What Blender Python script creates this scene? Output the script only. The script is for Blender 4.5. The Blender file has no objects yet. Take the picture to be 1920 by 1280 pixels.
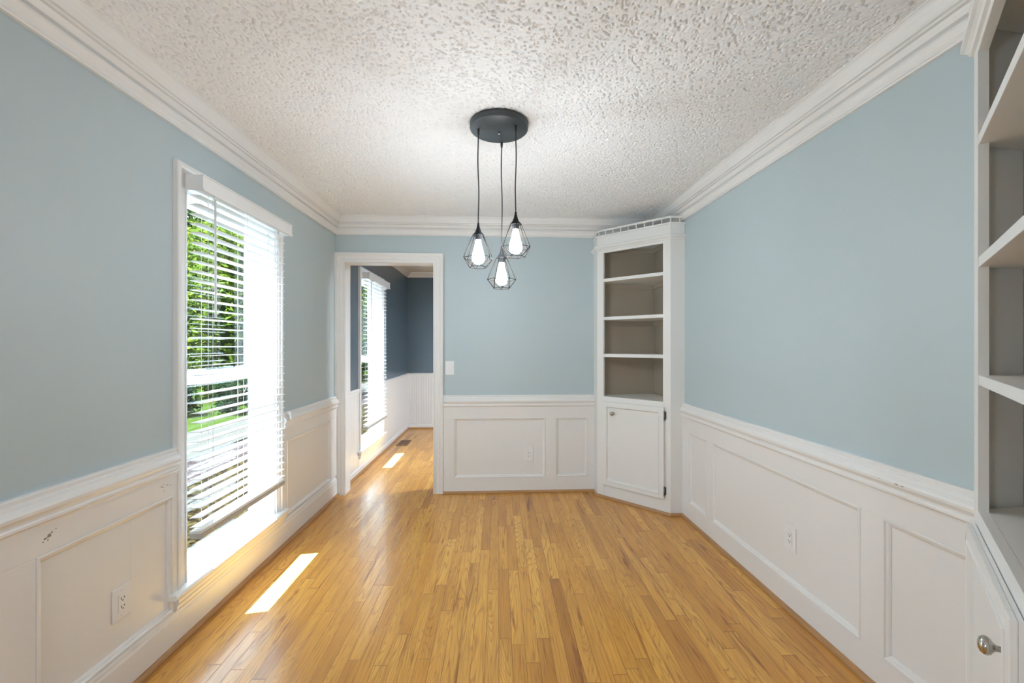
import bpy, bmesh, math, random
import numpy as np
from mathutils import Vector

SC = bpy.context.scene
COL = SC.collection
PI = math.pi

# ------------------------------------------------------------------ camera, sky, sun, lamps, exposure
H = 1.321
TH = 25 / 820.0
cam_data = bpy.data.cameras.new('camera')
cam_data.sensor_width = 36.0
cam_data.lens = 36.0 * 820.0 / 1920.0
cam_data.shift_y = 5 / 1920.0
cam_data.clip_start = 0.02
cam = bpy.data.objects.new('camera', cam_data)
COL.objects.link(cam)
cam.location = (0, 0, H)
cam.rotation_euler = (PI / 2, 0, -TH)
SC.camera = cam

world = bpy.data.worlds.new('sky')
SC.world = world
world.use_nodes = True
bg = world.node_tree.nodes['Background']
bg.inputs[0].default_value = (0.72, 0.86, 1.0, 1)
bg.inputs[1].default_value = 5.2

SUN_DIR = Vector((1.0, 0.18, -1.72))
sun_data = bpy.data.lights.new('sun', 'SUN')
sun_data.energy = 90.0
sun_data.angle = 0.009
sun_data.color = (0.66, 0.84, 1.0)
sun = bpy.data.objects.new('sun', sun_data)
COL.objects.link(sun)
sun.rotation_euler = SUN_DIR.to_track_quat('-Z', 'Y').to_euler()

SC.view_settings.view_transform = 'Standard'
SC.view_settings.look = 'None'
SC.view_settings.exposure = 0.61
SC.view_settings.gamma = 1.0
SC.view_settings.use_curve_mapping = False
SC.cycles.max_bounces = 14
SC.cycles.diffuse_bounces = 7
SC.cycles.glossy_bounces = 4
SC.cycles.transparent_max_bounces = 24
SC.cycles.sample_clamp_indirect = 6.0

GLOBE_FILL = 42.0     # emission of the two unseen globes added as fill behind the camera
HALL_FILL = 108.0         # W, unseen panel added as fill beyond the doorway


def area_lamp(name, loc, sx, sy, power, parent, color=(1, 1, 1)):
    d = bpy.data.lights.new(name, 'AREA')
    d.shape = 'RECTANGLE'
    d.size, d.size_y = sx, sy
    d.energy = power
    d.color = color
    o = bpy.data.objects.new(name, d)
    COL.objects.link(o)
    o.parent = parent
    o.location = loc
    return o


# ------------------------------------------------------------------ frames and mesh builder
class Frame:
    """u runs along a wall, z is up, w is the distance out into the room"""
    def __init__(self, o, u, n):
        self.o, self.u, self.n = Vector(o), Vector(u).normalized(), Vector(n).normalized()

    def __call__(self, u, z, w):
        return self.o + self.u * u + self.n * w + Vector((0, 0, z))


K = 0.02
FW = Frame((0, 0, 0), (1, 0, 0), (0, 1, 0))              # world: u = X, w = Y
FL = Frame((-1.43, 0, 0), (0, 1, 0), (1, 0, 0))
FB = Frame((-1.43, 3.877, 0), (1, K, 0), (K, -1, 0))
FR = Frame((1.50, 0, 0), (-K, 1, 0), (-1, -K, 0))


class MB:
    def __init__(self):
        self.v, self.f, self.sm = [], [], []

    def add(self, pts, faces, smooth=False):
        b = len(self.v)
        self.v += [Vector(p) for p in pts]
        for f in faces:
            self.f.append(tuple(b + i for i in f))
            self.sm.append(smooth)
        return self

    def box(self, F, u0, u1, z0, z1, w0, w1):
        p = [F(u, z, w) for w in (w0, w1) for z in (z0, z1) for u in (u0, u1)]
        return self.add(p, [(0, 1, 3, 2), (4, 6, 7, 5), (0, 4, 5, 1), (2, 3, 7, 6), (0, 2, 6, 4), (1, 5, 7, 3)])

    def loft(self, rings, cap=True, closed=False, smooth=False):
        n = len(rings[0])
        pts = [p for r in rings for p in r]
        fs = []
        m = len(rings)
        for k in range(m if closed else m - 1):
            a, b = k * n, ((k + 1) % m) * n
            for i in range(n):
                j = (i + 1) % n
                fs.append((a + i, a + j, b + j, b + i))
        self.add(pts, fs, smooth)
        if cap and not closed:
            b0 = len(self.v) - len(pts)
            self.f.append(tuple(b0 + i for i in range(n)))
            self.f.append(tuple(b0 + (m - 1) * n + i for i in range(n)))
            self.sm += [False, False]
        return self

    def run(self, F, prof, u0, u1):
        """profile of (w, z) along u"""
        return self.loft([[F(u, z, w) for w, z in prof] for u in (u0, u1)])

    def upright(self, F, prof, z0, z1):
        """profile of (u, w) along z"""
        return self.loft([[F(u, z, w) for u, w in prof] for z in (z0, z1)])

    def casing(self, F, prof, u0, u1, z0, z1):
        """profile of (t, w), t outward from the opening edge; two legs and a mitred head"""
        path = [lambda t: (u0 - t, z0), lambda t: (u0 - t, z1 + t), lambda t: (u1 + t, z1 + t), lambda t: (u1 + t, z0)]
        return self.loft([[F(q(t)[0], q(t)[1], w) for t, w in prof] for q in path])

    def rect(self, F, prof, u0, u1, z0, z1):
        """profile of (t, w), t inward from the rectangle; four mitred sides"""
        path = [lambda t: (u0 + t, z0 + t), lambda t: (u0 + t, z1 - t), lambda t: (u1 - t, z1 - t), lambda t: (u1 - t, z0 + t)]
        return self.loft([[F(q(t)[0], q(t)[1], w) for t, w in prof] for q in path], closed=True)

    def plan(self, pts, z0, z1):
        return self.loft([[Vector((x, y, z)) for x, y in pts] for z in (z0, z1)])

    def tube(self, pts, r, seg=8, smooth=True):
        pts = [Vector(p) for p in pts]
        rings = []
        ref = None
        for i, p in enumerate(pts):
            d = (pts[min(i + 1, len(pts) - 1)] - pts[max(i - 1, 0)]).normalized()
            if ref is None or abs(d.dot(ref)) > 0.95:
                ref = Vector((1, 0, 0)) if abs(d.x) < 0.8 else Vector((0, 1, 0))
            a = (ref - d * ref.dot(d)).normalized()
            b = d.cross(a)
            rr = r[i] if isinstance(r, (list, tuple)) else r
            rings.append([p + (a * math.cos(2 * PI * k / seg) + b * math.sin(2 * PI * k / seg)) * rr for k in range(seg)])
        return self.loft(rings, smooth=smooth)

    def lathe(self, c, axis, prof, seg=32, smooth=True):
        """profile of (radius, height along axis)"""
        axis = Vector(axis).normalized()
        a = axis.orthogonal().normalized()
        b = axis.cross(a)
        c = Vector(c)
        rings = [[c + axis * h + (a * math.cos(2 * PI * k / seg) + b * math.sin(2 * PI * k / seg)) * max(r, 1e-5)
                  for k in range(seg)] for r, h in prof]
        return self.loft(rings, smooth=smooth)

    def build(self, name, mat, parent=None, bevel=0.0, off=None):
        if off is None:
            off = Vector((0, 0, 0))
            q = parent
            while q is not None:
                off = off + q.location
                q = q.parent
        me = bpy.data.meshes.new(name)
        me.from_pydata([tuple(p - off) for p in self.v], [], self.f)
        bm = bmesh.new()
        bm.from_mesh(me)
        bmesh.ops.recalc_face_normals(bm, faces=bm.faces)
        bm.to_mesh(me)
        bm.free()
        if any(self.sm):
            me.polygons.foreach_set('use_smooth', self.sm)
        me.materials.append(mat)
        o = bpy.data.objects.new(name, me)
        COL.objects.link(o)
        o.parent = parent
        if bevel:
            m = o.modifiers.new('edge', 'BEVEL')
            m.width = bevel
            m.segments = 2
            m.limit_method = 'ANGLE'
            m.angle_limit = 0.6
        return o


def tag(o, label, cat, group=None, kind=None):
    o['label'] = label
    o['category'] = cat
    if group:
        o['group'] = group
    if kind:
        o['kind'] = kind
    return o


def struct(o, label, cat):
    return tag(o, label, cat, kind='structure')


def thing(name, loc, label, cat, group=None, kind=None):
    o = bpy.data.objects.new(name, None)
    COL.objects.link(o)
    o.location = loc
    o.empty_display_size = 0.05
    return tag(o, label, cat, group, kind)


# ------------------------------------------------------------------ materials
def new_mat(name):
    m = bpy.data.materials.new(name)
    m.use_nodes = True
    nt = m.node_tree
    return m, nt, nt.nodes['Principled BSDF']


def paint(name, col, rough=0.45, bump=0.06, scale=180.0, spec=0.5, metal=0.0):
    m, nt, b = new_mat(name)
    b.inputs['Base Color'].default_value = (*col, 1)
    b.inputs['Roughness'].default_value = rough
    b.inputs['Metallic'].default_value = metal
    b.inputs['Specular IOR Level'].default_value = spec
    if bump:
        tc = nt.nodes.new('ShaderNodeTexCoord')
        n = nt.nodes.new('ShaderNodeTexNoise')
        n.inputs['Scale'].default_value = scale
        n.inputs['Detail'].default_value = 3
        bp = nt.nodes.new('ShaderNodeBump')
        bp.inputs['Strength'].default_value = bump
        bp.inputs['Distance'].default_value = 0.004
        nt.links.new(tc.outputs['Object'], n.inputs['Vector'])
        nt.links.new(n.outputs[0], bp.inputs['Height'])
        nt.links.new(bp.outputs[0], b.inputs['Normal'])
    return m


M = {}
M['blue'] = paint('pale_blue_wall_paint', (0.475, 0.56, 0.59), 0.5, 0.05)
M['slate'] = paint('slate_blue_wall_paint', (0.085, 0.125, 0.162), 0.32, 0.10, 60)
M['white'] = paint('white_trim_paint', (0.80, 0.79, 0.775), 0.38, 0.05, 90)
M['cab'] = paint('white_cabinet_paint', (0.80, 0.80, 0.785), 0.40, 0.04, 90)
M['taupe'] = paint('taupe_cabinet_interior_paint', (0.39, 0.332, 0.258), 0.5, 0.05)
M['plastic'] = paint('white_plastic', (0.82, 0.82, 0.82), 0.3, 0)
M['vinyl'] = paint('white_vinyl', (0.85, 0.85, 0.85), 0.35, 0)
M['slat'] = paint('white_blind_slat', (0.86, 0.86, 0.86), 0.4, 0)
M['rail_shade'] = paint('blind_rail_shade_grey', (0.42, 0.42, 0.41), 0.45, 0)  # the shade on the rail is put into this grey
M['slot'] = paint('dark_socket_slot', (0.03, 0.03, 0.03), 0.6, 0)
M['black'] = paint('charcoal_metal', (0.042, 0.049, 0.055), 0.42, 0.03, 300)
M['cap'] = paint('matte_black_socket', (0.018, 0.019, 0.021), 0.6, 0, spec=0.15)
M['cord'] = paint('black_cord', (0.025, 0.025, 0.027), 0.6, 0)
M['bronze'] = paint('dark_bronze_wire', (0.012, 0.0075, 0.005), 0.6, 0, spec=0.08)
M['nickel'] = paint('brushed_nickel', (0.47, 0.44, 0.40), 0.22, 0, metal=1.0)
M['hinge'] = paint('dark_steel_hinge', (0.20, 0.19, 0.175), 0.4, 0, metal=0.8)
M['vent'] = paint('brown_register_metal', (0.20, 0.10, 0.045), 0.45, 0)
M['concrete'] = paint('pale_concrete', (0.0307, 0.0271, 0.0223), 0.9, 0.2, 30, 0.0)
M['bark'] = paint('grey_brown_bark', (0.07, 0.05, 0.035), 0.9, 0.4, 20)


M['popcorn'] = paint('popcorn_ceiling_white', (0.83, 0.83, 0.83), 0.95, 0.15, 400, 0.1)


def oak_floor():
    m, nt, b = new_mat('honey_oak_strip_floor')
    N, Lk = nt.nodes, nt.links

    def mth(op, a, c=None, d=None):
        n = N.new('ShaderNodeMath'); n.operation = op
        for i, x in enumerate((a, c, d)):
            if x is None:
                continue
            if isinstance(x, (int, float)):
                n.inputs[i].default_value = x
            else:
                Lk.new(x, n.inputs[i])
        return n.outputs[0]

    def white(x, y=None):
        n = N.new('ShaderNodeTexWhiteNoise')
        n.noise_dimensions = '2D'
        c = N.new('ShaderNodeCombineXYZ')
        Lk.new(x, c.inputs[0])
        if y is not None:
            Lk.new(y, c.inputs[1])
        Lk.new(c.outputs[0], n.inputs['Vector'])
        return n.outputs['Value'], n.outputs['Color']

    def vec(x, y, z):
        c = N.new('ShaderNodeCombineXYZ')
        for i, q in enumerate((x, y, z)):
            if isinstance(q, (int, float)):
                c.inputs[i].default_value = q
            else:
                Lk.new(q, c.inputs[i])
        return c.outputs[0]

    def noise(v, scale, detail=4, rough=0.6, dist=0.0):
        n = N.new('ShaderNodeTexNoise')
        n.inputs['Scale'].default_value = scale
        n.inputs['Detail'].default_value = detail
        n.inputs['Roughness'].default_value = rough
        n.inputs['Distortion'].default_value = dist
        Lk.new(v, n.inputs['Vector'])
        return n.outputs[0]

    def ramp(f, stops):
        r = N.new('ShaderNodeValToRGB')
        e = r.color_ramp.elements
        while len(e) < len(stops):
            e.new(0.5)
        for q, (p, c) in zip(e, stops):
            q.position = p
            q.color = (*c, 1)
        Lk.new(f, r.inputs[0])
        return r.outputs[0]

    def mix(mode, fac, a, c):
        n = N.new('ShaderNodeMix'); n.data_type = 'RGBA'; n.blend_type = mode
        if isinstance(fac, (int, float)):
            n.inputs[0].default_value = fac
        else:
            Lk.new(fac, n.inputs[0])
        for i, x in ((6, a), (7, c)):
            if isinstance(x, tuple):
                n.inputs[i].default_value = (*x, 1)
            else:
                Lk.new(x, n.inputs[i])
        return n.outputs[2]

    tc = N.new('ShaderNodeTexCoord')
    sp = N.new('ShaderNodeSeparateXYZ')
    Lk.new(tc.outputs['Object'], sp.inputs[0])
    X, Y = sp.outputs[0], sp.outputs[1]
    W = 0.0572
    xs = mth('DIVIDE', X, W)
    row = mth('FLOOR', xs)
    fx = mth('FRACT', xs)
    r1, _ = white(row)
    r2, _ = white(mth('ADD', row, 137.0))
    ys = mth('ADD', mth('DIVIDE', Y, mth('ADD', 0.55, mth('MULTIPLY', r2, 0.75))), mth('MULTIPLY', r1, 23.0))
    idx = mth('FLOOR', ys)
    fy = mth('FRACT', ys)
    idv, idc = white(row, idx)
    sc = N.new('ShaderNodeSeparateColor')
    Lk.new(idc, sc.inputs[0])
    tone = ramp(idv, [(0.0, (0.475, 0.204, 0.031)), (0.07, (0.572, 0.261, 0.040)), (0.45, (0.626, 0.299, 0.049)),
                      (0.75, (0.680, 0.342, 0.062)), (1.0, (0.734, 0.389, 0.078))])
    off = mth('MULTIPLY', idv, 91.0)
    # fine pores
    pv = vec(mth('MULTIPLY', X, 190.0), mth('MULTIPLY', Y, 5.0), off)
    pores = noise(pv, 1.0, 3, 0.6)
    # cathedral grain: contour lines of a stretched noise
    cv = vec(mth('ADD', mth('MULTIPLY', X, 13.0), off), mth('MULTIPLY', Y, 1.15), off)
    cn = noise(cv, 1.0, 1.5, 0.45, 0.25)
    rings = mth('FRACT', mth('MULTIPLY', cn, 22.0))
    rings = mth('ABSOLUTE', mth('SUBTRACT', rings, 0.5))
    rings = mth('MULTIPLY', rings, 2.0)
    # dark mineral streaks
    sv = vec(mth('ADD', mth('MULTIPLY', X, 26.0), off), mth('MULTIPLY', Y, 1.7), off)
    streak = noise(sv, 1.0, 4, 0.65, 0.6)
    # soft cloudiness inside a board
    bv = vec(mth('MULTIPLY', X, 8.0), mth('MULTIPLY', Y, 1.4), off)
    cloud = noise(bv, 1.0, 2, 0.5)
    col = mix('MULTIPLY', 1.0, tone, ramp(pores, [(0.28, (0.72, 0.64, 0.56)), (0.52, (1.0, 1.0, 1.0)), (0.8, (1.08, 1.07, 1.05))]))
    col = mix('MULTIPLY', mth('MULTIPLY', sc.outputs[0], 0.9), col, ramp(rings, [(0.0, (0.62, 0.50, 0.38)), (0.38, (1.0, 1.0, 1.0)), (1.0, (1.03, 1.03, 1.02))]))
    col = mix('MULTIPLY', 1.0, col, ramp(cloud, [(0.22, (0.74, 0.66, 0.56)), (0.5, (1.0, 1.0, 1.0)), (0.78, (1.10, 1.12, 1.18))]))
    col = mix('MULTIPLY', 1.0, col, ramp(streak, [(0.0, (1, 1, 1)), (0.60, (1, 1, 1)), (0.655, (0.66, 0.53, 0.42)), (0.75, (0.33, 0.22, 0.15))]))
    ex = mth('MINIMUM', fx, mth('SUBTRACT', 1.0, fx))
    ey = mth('MINIMUM', fy, mth('SUBTRACT', 1.0, fy))
    sx = ramp(ex, [(0.0, (0.0, 0.0, 0.0)), (0.016, (0.25, 0.25, 0.25)), (0.030, (1, 1, 1))])
    sy = ramp(ey, [(0.0, (0.0, 0.0, 0.0)), (0.0012, (0.3, 0.3, 0.3)), (0.0026, (1, 1, 1))])
    seam = mth('MINIMUM', sx, sy)
    col = mix('MIX', seam, mix('MULTIPLY', 1.0, col, (0.50, 0.42, 0.36)), col)
    Lk.new(col, b.inputs['Base Color'])
    rg = mth('ADD', 0.29, mth('MULTIPLY', noise(vec(mth('MULTIPLY', X, 3.0), mth('MULTIPLY', Y, 3.0), 0.0), 1.0, 4), 0.08))
    Lk.new(rg, b.inputs['Roughness'])
    b.inputs['Coat Weight'].default_value = 0.4
    b.inputs['Specular IOR Level'].default_value = 0.45
    b.inputs['Coat Roughness'].default_value = 0.14
    bp = N.new('ShaderNodeBump')
    bp.inputs['Strength'].default_value = 0.22
    bp.inputs['Distance'].default_value = 0.002
    hgt = mth('ADD', mth('MULTIPLY', seam, 1.0), mth('MULTIPLY', noise(vec(mth('MULTIPLY', X, 40.0), mth('MULTIPLY', Y, 9.0), 0.0), 1.0, 3), 0.5))
    Lk.new(hgt, bp.inputs['Height'])
    Lk.new(bp.outputs[0], b.inputs['Normal'])
    Lk.new(bp.outputs[0], b.inputs['Coat Normal'])
    return m


M['floor'] = oak_floor()


def oak_trim():
    m, nt, b = new_mat('oak_shoe_molding')
    tc = nt.nodes.new('ShaderNodeTexCoord')
    mp = nt.nodes.new('ShaderNodeMapping')
    mp.inputs['Scale'].default_value = (6, 6, 90)
    n = nt.nodes.new('ShaderNodeTexNoise')
    n.inputs['Scale'].default_value = 3
    n.inputs['Detail'].default_value = 5
    r = nt.nodes.new('ShaderNodeValToRGB')
    r.color_ramp.elements[0].color = (0.30, 0.145, 0.055, 1)
    r.color_ramp.elements[1].color = (0.50, 0.27, 0.11, 1)
    nt.links.new(tc.outputs['Object'], mp.inputs[0])
    nt.links.new(mp.outputs[0], n.inputs['Vector'])
    nt.links.new(n.outputs[0], r.inputs[0])
    nt.links.new(r.outputs[0], b.inputs['Base Color'])
    b.inputs['Roughness'].default_value = 0.35
    return m


M['oak'] = oak_trim()
M['chip'] = paint('bare_spot_under_paint', (0.30, 0.265, 0.225), 0.8, 0)


def glass_pane():
    m = bpy.data.materials.new('window_glass')
    m.use_nodes = True
    nt = m.node_tree
    nt.nodes.clear()
    out = nt.nodes.new('ShaderNodeOutputMaterial')
    tr = nt.nodes.new('ShaderNodeBsdfTransparent')
    tr.inputs[0].default_value = (0.95, 0.97, 0.965, 1)
    gl = nt.nodes.new('ShaderNodeBsdfGlossy')
    gl.inputs['Roughness'].default_value = 0.02
    mx = nt.nodes.new('ShaderNodeMixShader')
    mx.inputs[0].default_value = 0.05
    nt.links.new(tr.outputs[0], mx.inputs[1])
    nt.links.new(gl.outputs[0], mx.inputs[2])
    nt.links.new(mx.outputs[0], out.inputs[0])
    return m


M['glass'] = glass_pane()


def emit(name, col, strength):
    m, nt, b = new_mat(name)
    b.inputs['Base Color'].default_value = (*col, 1)
    b.inputs['Emission Color'].default_value = (*col, 1)
    b.inputs['Emission Strength'].default_value = strength
    return m


M['bulb'] = emit('lit_bulb_glass', (0.89, 0.95, 1.0), 86.0)
M['globe'] = emit('fill_globe_glow', (0.74, 0.88, 1.0), GLOBE_FILL)  # glow of the added fill globes
M['diffuser'] = emit('fill_panel_glow', (1.0, 1.0, 1.0), 3.0)  # glow of the added fill panel beyond the doorway


def leaf_mat(name, lo, hi):
    m = bpy.data.materials.new(name)
    m.use_nodes = True
    nt = m.node_tree
    nt.nodes.clear()
    out = nt.nodes.new('ShaderNodeOutputMaterial')
    g = nt.nodes.new('ShaderNodeNewGeometry')
    r = nt.nodes.new('ShaderNodeValToRGB')
    r.color_ramp.elements[0].color = (*lo, 1)
    r.color_ramp.elements[1].color = (*hi, 1)
    d = nt.nodes.new('ShaderNodeBsdfDiffuse')
    t = nt.nodes.new('ShaderNodeBsdfTranslucent')
    mx = nt.nodes.new('ShaderNodeMixShader')
    mx.inputs[0].default_value = 0.45
    nt.links.new(g.outputs['Random Per Island'], r.inputs[0])
    nt.links.new(r.outputs[0], d.inputs[0])
    nt.links.new(r.outputs[0], t.inputs[0])
    nt.links.new(d.outputs[0], mx.inputs[1])
    nt.links.new(t.outputs[0], mx.inputs[2])
    nt.links.new(mx.outputs[0], out.inputs[0])
    return m


M['leaf'] = leaf_mat('spring_green_leaf', (0.0139, 0.0279, 0.0028), (0.0871, 0.1115, 0.0125))
M['leafdark'] = leaf_mat('dark_green_leaf', (0.0028, 0.0084, 0.0028), (0.0153, 0.0313, 0.0084))


def speckle(name, c0, c1, c2, scale):
    m, nt, b = new_mat(name)
    tc = nt.nodes.new('ShaderNodeTexCoord')
    v = nt.nodes.new('ShaderNodeTexVoronoi')
    v.inputs['Scale'].default_value = scale
    b.inputs['Specular IOR Level'].default_value = 0.0
    r = nt.nodes.new('ShaderNodeValToRGB')
    e = r.color_ramp.elements
    e.new(0.5)
    e[0].color, e[1].color, e[2].color = (*c0, 1), (*c1, 1), (*c2, 1)
    s = nt.nodes.new('ShaderNodeSeparateColor')
    nt.links.new(tc.outputs['Object'], v.inputs['Vector'])
    nt.links.new(v.outputs['Color'], s.inputs[0])
    nt.links.new(s.outputs[0], r.inputs[0])
    nt.links.new(r.outputs[0], b.inputs['Base Color'])
    b.inputs['Roughness'].default_value = 0.9
    return m


M['mulch'] = speckle('fallen_leaf_mulch', (0.0017, 0.0011, 0.0009), (0.0088, 0.0056, 0.0026), (0.0220, 0.0161, 0.0064), 26)
M['stones'] = speckle('pinkish_gravel', (0.0088, 0.0056, 0.0053), (0.0205, 0.0141, 0.0134), (0.0351, 0.0263, 0.0252), 22)
M['lawn'] = speckle('sunlit_lawn', (0.0071, 0.0132, 0.0017), (0.0132, 0.0199, 0.0030), (0.0205, 0.0278, 0.0053), 40)

# ------------------------------------------------------------------ shell: floor, ceilings, walls
CZ = 2.44
struct(MB().box(FW, -1.58, 3.2, -0.12, 0, -4.2, 7.1).build('floor', M['floor']),
       'honey oak strip floor running through the dining room and doorway', 'floor')


def popcorn_ceiling():
    """the sprayed lumps are real relief, a few millimetres deep"""
    px = 0.0031
    x0, x1, y0, y1 = -1.44, 1.52, 0.50, 3.96
    nx, ny = int((x1 - x0) / px), int((y1 - y0) / px)
    rg = np.random.default_rng(21)

    def blur(a, sig):
        r = int(3 * sig) + 1
        k = np.exp(-0.5 * (np.arange(-r, r + 1) / sig) ** 2)
        k /= k.sum()
        a = sum(w * np.roll(a, i, 0) for w, i in zip(k, range(-r, r + 1)))
        return sum(w * np.roll(a, i, 1) for w, i in zip(k, range(-r, r + 1)))
    a = blur(rg.normal(size=(ny, nx)), 0.92)
    b = blur(rg.normal(size=(ny, nx)), 3.2)
    h = a / a.std() + 0.22 * b / b.std()
    lump = np.tanh(0.9 * (h + 0.55))                     # rounded lumps with narrow pits between them
    pit = np.clip((-h - 0.85) / 0.6, 0, 1)
    z = CZ - 0.004 - 0.0016 * lump + 0.0050 * pit * pit * (3 - 2 * pit)
    X, Y = np.meshgrid(x0 + np.arange(nx) * px, y0 + np.arange(ny) * px)
    co = np.stack([X, Y, z], -1).reshape(-1, 3)
    i = np.arange(nx * ny).reshape(ny, nx)
    q = np.stack([i[:-1, :-1], i[1:, :-1], i[1:, 1:], i[:-1, 1:]], -1).reshape(-1, 4)
    base = len(co)
    box = np.array([(x, y, zz) for zz in (CZ + .014, CZ + .12) for y in (0.44, 4.0) for x in (-1.58, 1.75)])
    bf = np.array([(0, 1, 3, 2), (4, 6, 7, 5), (0, 4, 5, 1), (2, 3, 7, 6), (0, 2, 6, 4), (1, 5, 7, 3)]) + base
    co = np.concatenate([co, box])
    q = np.concatenate([q, bf])
    me = bpy.data.meshes.new('ceiling')
    me.vertices.add(len(co))
    me.vertices.foreach_set('co', co.astype(np.float32).ravel())
    me.loops.add(q.size)
    me.loops.foreach_set('vertex_index', q.astype(np.int32).ravel())
    me.polygons.add(len(q))
    me.polygons.foreach_set('loop_start', np.arange(0, q.size, 4, dtype=np.int32))
    me.polygons.foreach_set('use_smooth', np.concatenate([np.ones(len(q) - 6, bool), np.zeros(6, bool)]))
    me.update(calc_edges=True)
    me.materials.append(M['popcorn'])
    o = bpy.data.objects.new('ceiling', me)
    COL.objects.link(o)
    return o


struct(popcorn_ceiling(), 'white popcorn textured ceiling over the dining room', 'ceiling')
struct(MB().box(FW, -1.58, 3.2, CZ, CZ + 0.12, 4.0, 7.1).build('ceiling', M['popcorn']),
       'ceiling of the dark blue room beyond the doorway', 'ceiling')
struct(MB().box(FW, -3.2, 3.2, CZ, CZ + 0.12, -4.2, 0.44).build('ceiling', M['white']),
       'plain white ceiling of the room behind the photographer', 'ceiling')

W1 = (2.035, 2.838, 0.20, 2.064)            # dining window opening: u0, u1, z0, z1 on the left wall
DY2 = 2.53
W2 = (W1[0] + DY2, W1[1] + DY2, 0.20, 2.05)


def wall_with_hole(F, u0, u1, z0, z1, w0, w1, hole):
    m = MB()
    a, b, c, d = hole
    m.box(F, u0, a, z0, z1, w0, w1)
    m.box(F, b, u1, z0, z1, w0, w1)
    if c > z0:
        m.box(F, a, b, z0, c, w0, w1)
    m.box(F, a, b, d, z1, w0, w1)
    return m


struct(wall_with_hole(FL, 0.44, 4.0, 0, CZ, -0.15, 0, W1).build('wall_left', M['blue']),
       'pale blue left wall holding the near window', 'wall')
struct(wall_with_hole(FL, 4.0, 7.0, 0, CZ, -0.15, 0, W2).build('wall_hall_left', M['slate']),
       'dark slate blue wall with a window seen through the doorway', 'wall')
struct(wall_with_hole(FB, -0.1, 3.1, 0, CZ, -0.12, 0, (0.0745, 0.8625, 0, 2.0455)).build('wall_back', M['blue']),
       'pale blue back wall with the open doorway', 'wall')
struct(wall_with_hole(FB, 0.0, 4.6, 0, CZ, -0.13, -0.12, (0.0745, 0.8625, 0, 2.0455)).build('wall_hall_near', M['slate']),
       'slate blue rear face of the doorway wall', 'wall')
struct(MB().box(FR, 0.40, 3.96, 0, CZ, -0.12, 0).build('wall_right', M['blue']),
       'pale blue right wall between the two corner cabinets', 'wall')
NW = 0.56                                    # near wall, its face to the dining room
nw = MB()
nw.box(FW, -1.58, -1.311, 0, CZ, NW - 0.12, NW)
nw.box(FW, 0.771, 1.75, 0, CZ, NW - 0.12, NW)
nw.box(FW, -1.311, 0.771, 2.371, CZ, NW - 0.12, NW)
struct(nw.build('wall_near', M['blue']), 'pale blue near wall with the wide opening the camera looks through', 'wall')
struct(MB().box(FW, -1.58, 3.2, 0, CZ, 6.9, 7.0).build('wall_hall_back', M['slate']),
       'dark slate blue far wall seen through the doorway', 'wall')
struct(MB().box(FW, 2.9, 3.0, 0, CZ, 4.0, 7.0).build('wall_hall_right', M['slate']),
       'slate blue right wall of the room beyond the doorway', 'wall')
kw = MB()
kw.box(FW, -3.2, 3.2, 0, CZ, -4.2, -4.1)
kw.box(FW, -3.2, -3.1, 0, CZ, -4.1, 0.44)
kw.box(FW, 3.1, 3.2, 0, CZ, -4.1, 0.44)
kw.box(FW, -3.2, -1.58, 0, CZ, 0.44, 0.54)
kw.box(FW, 1.75, 3.2, 0, CZ, 0.44, 0.54)
struct(kw.build('wall_kitchen', M['white']), 'white walls of the room behind the photographer', 'wall')
struct(MB().box(FW, -3.2, -1.58, -0.12, 0, -4.2, 0.54).build('floor', M['floor']),
       'oak strip floor of the room behind the photographer', 'floor')

# ------------------------------------------------------------------ trim profiles
CROWN = [(0, 2.278), (.014, 2.278), (.017, 2.283), (.013, 2.291), (.016, 2.302), (.024, 2.314), (.028, 2.320), (.028, 2.329),
         (.009, 2.331), (.009, 2.341), (.024, 2.346), (.034, 2.360), (.037, 2.365), (.033, 2.367), (.046, 2.369), (.048, 2.376), (.043, 2.379), (.053, 2.381),
         (.056, 2.390), (.064, 2.408), (.074, 2.421), (.081, 2.427), (.085, 2.428), (.085, 2.445), (0, 2.445)]
CHAIR = [(0, .868), (.016, .868), (.019, .864), (.019, .851), (.024, .848), (.027, .838), (.037, .828), (.041, .820), (.040, .810),
         (.034, .802), (.030, .795), (.030, .788), (.034, .783), (.034, .775), (.026, .768), (.024, .762), (.024, .754), (0, .754)]
CASE = [(0, 0), (0, .011), (.004, .014), (.010, .014), (.013, .011), (.030, .012), (.034, .016), (.056, .017), (.060, .021),
        (.064, .024), (.084, .024), (.088, .020), (.090, 0)]
WCASE = [(t * .072 / .090, w) for t, w in CASE]
SHOE = [(0, 0), (.018, 0), (.018, .008), (.014, .016), (.006, .021), (0, .022)]
PANEL = [(0, .004), (0, .021), (.003, .024), (.008, .023), (.011, .017), (.019, .014), (.023, .010), (.024, .004)]

struct(MB().run(FL, CROWN, 0.5, 4.0).build('trim_1', M['white']), 'stepped white crown molding along the left wall', 'crown molding')
struct(MB().run(FB, CROWN, -0.1, 2.95).build('trim_2', M['white']), 'stepped white crown molding along the back wall', 'crown molding')
struct(MB().run(FR, CROWN, 0.5, 3.99).build('trim_3', M['white']), 'stepped white crown molding along the right wall', 'crown molding')

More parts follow.
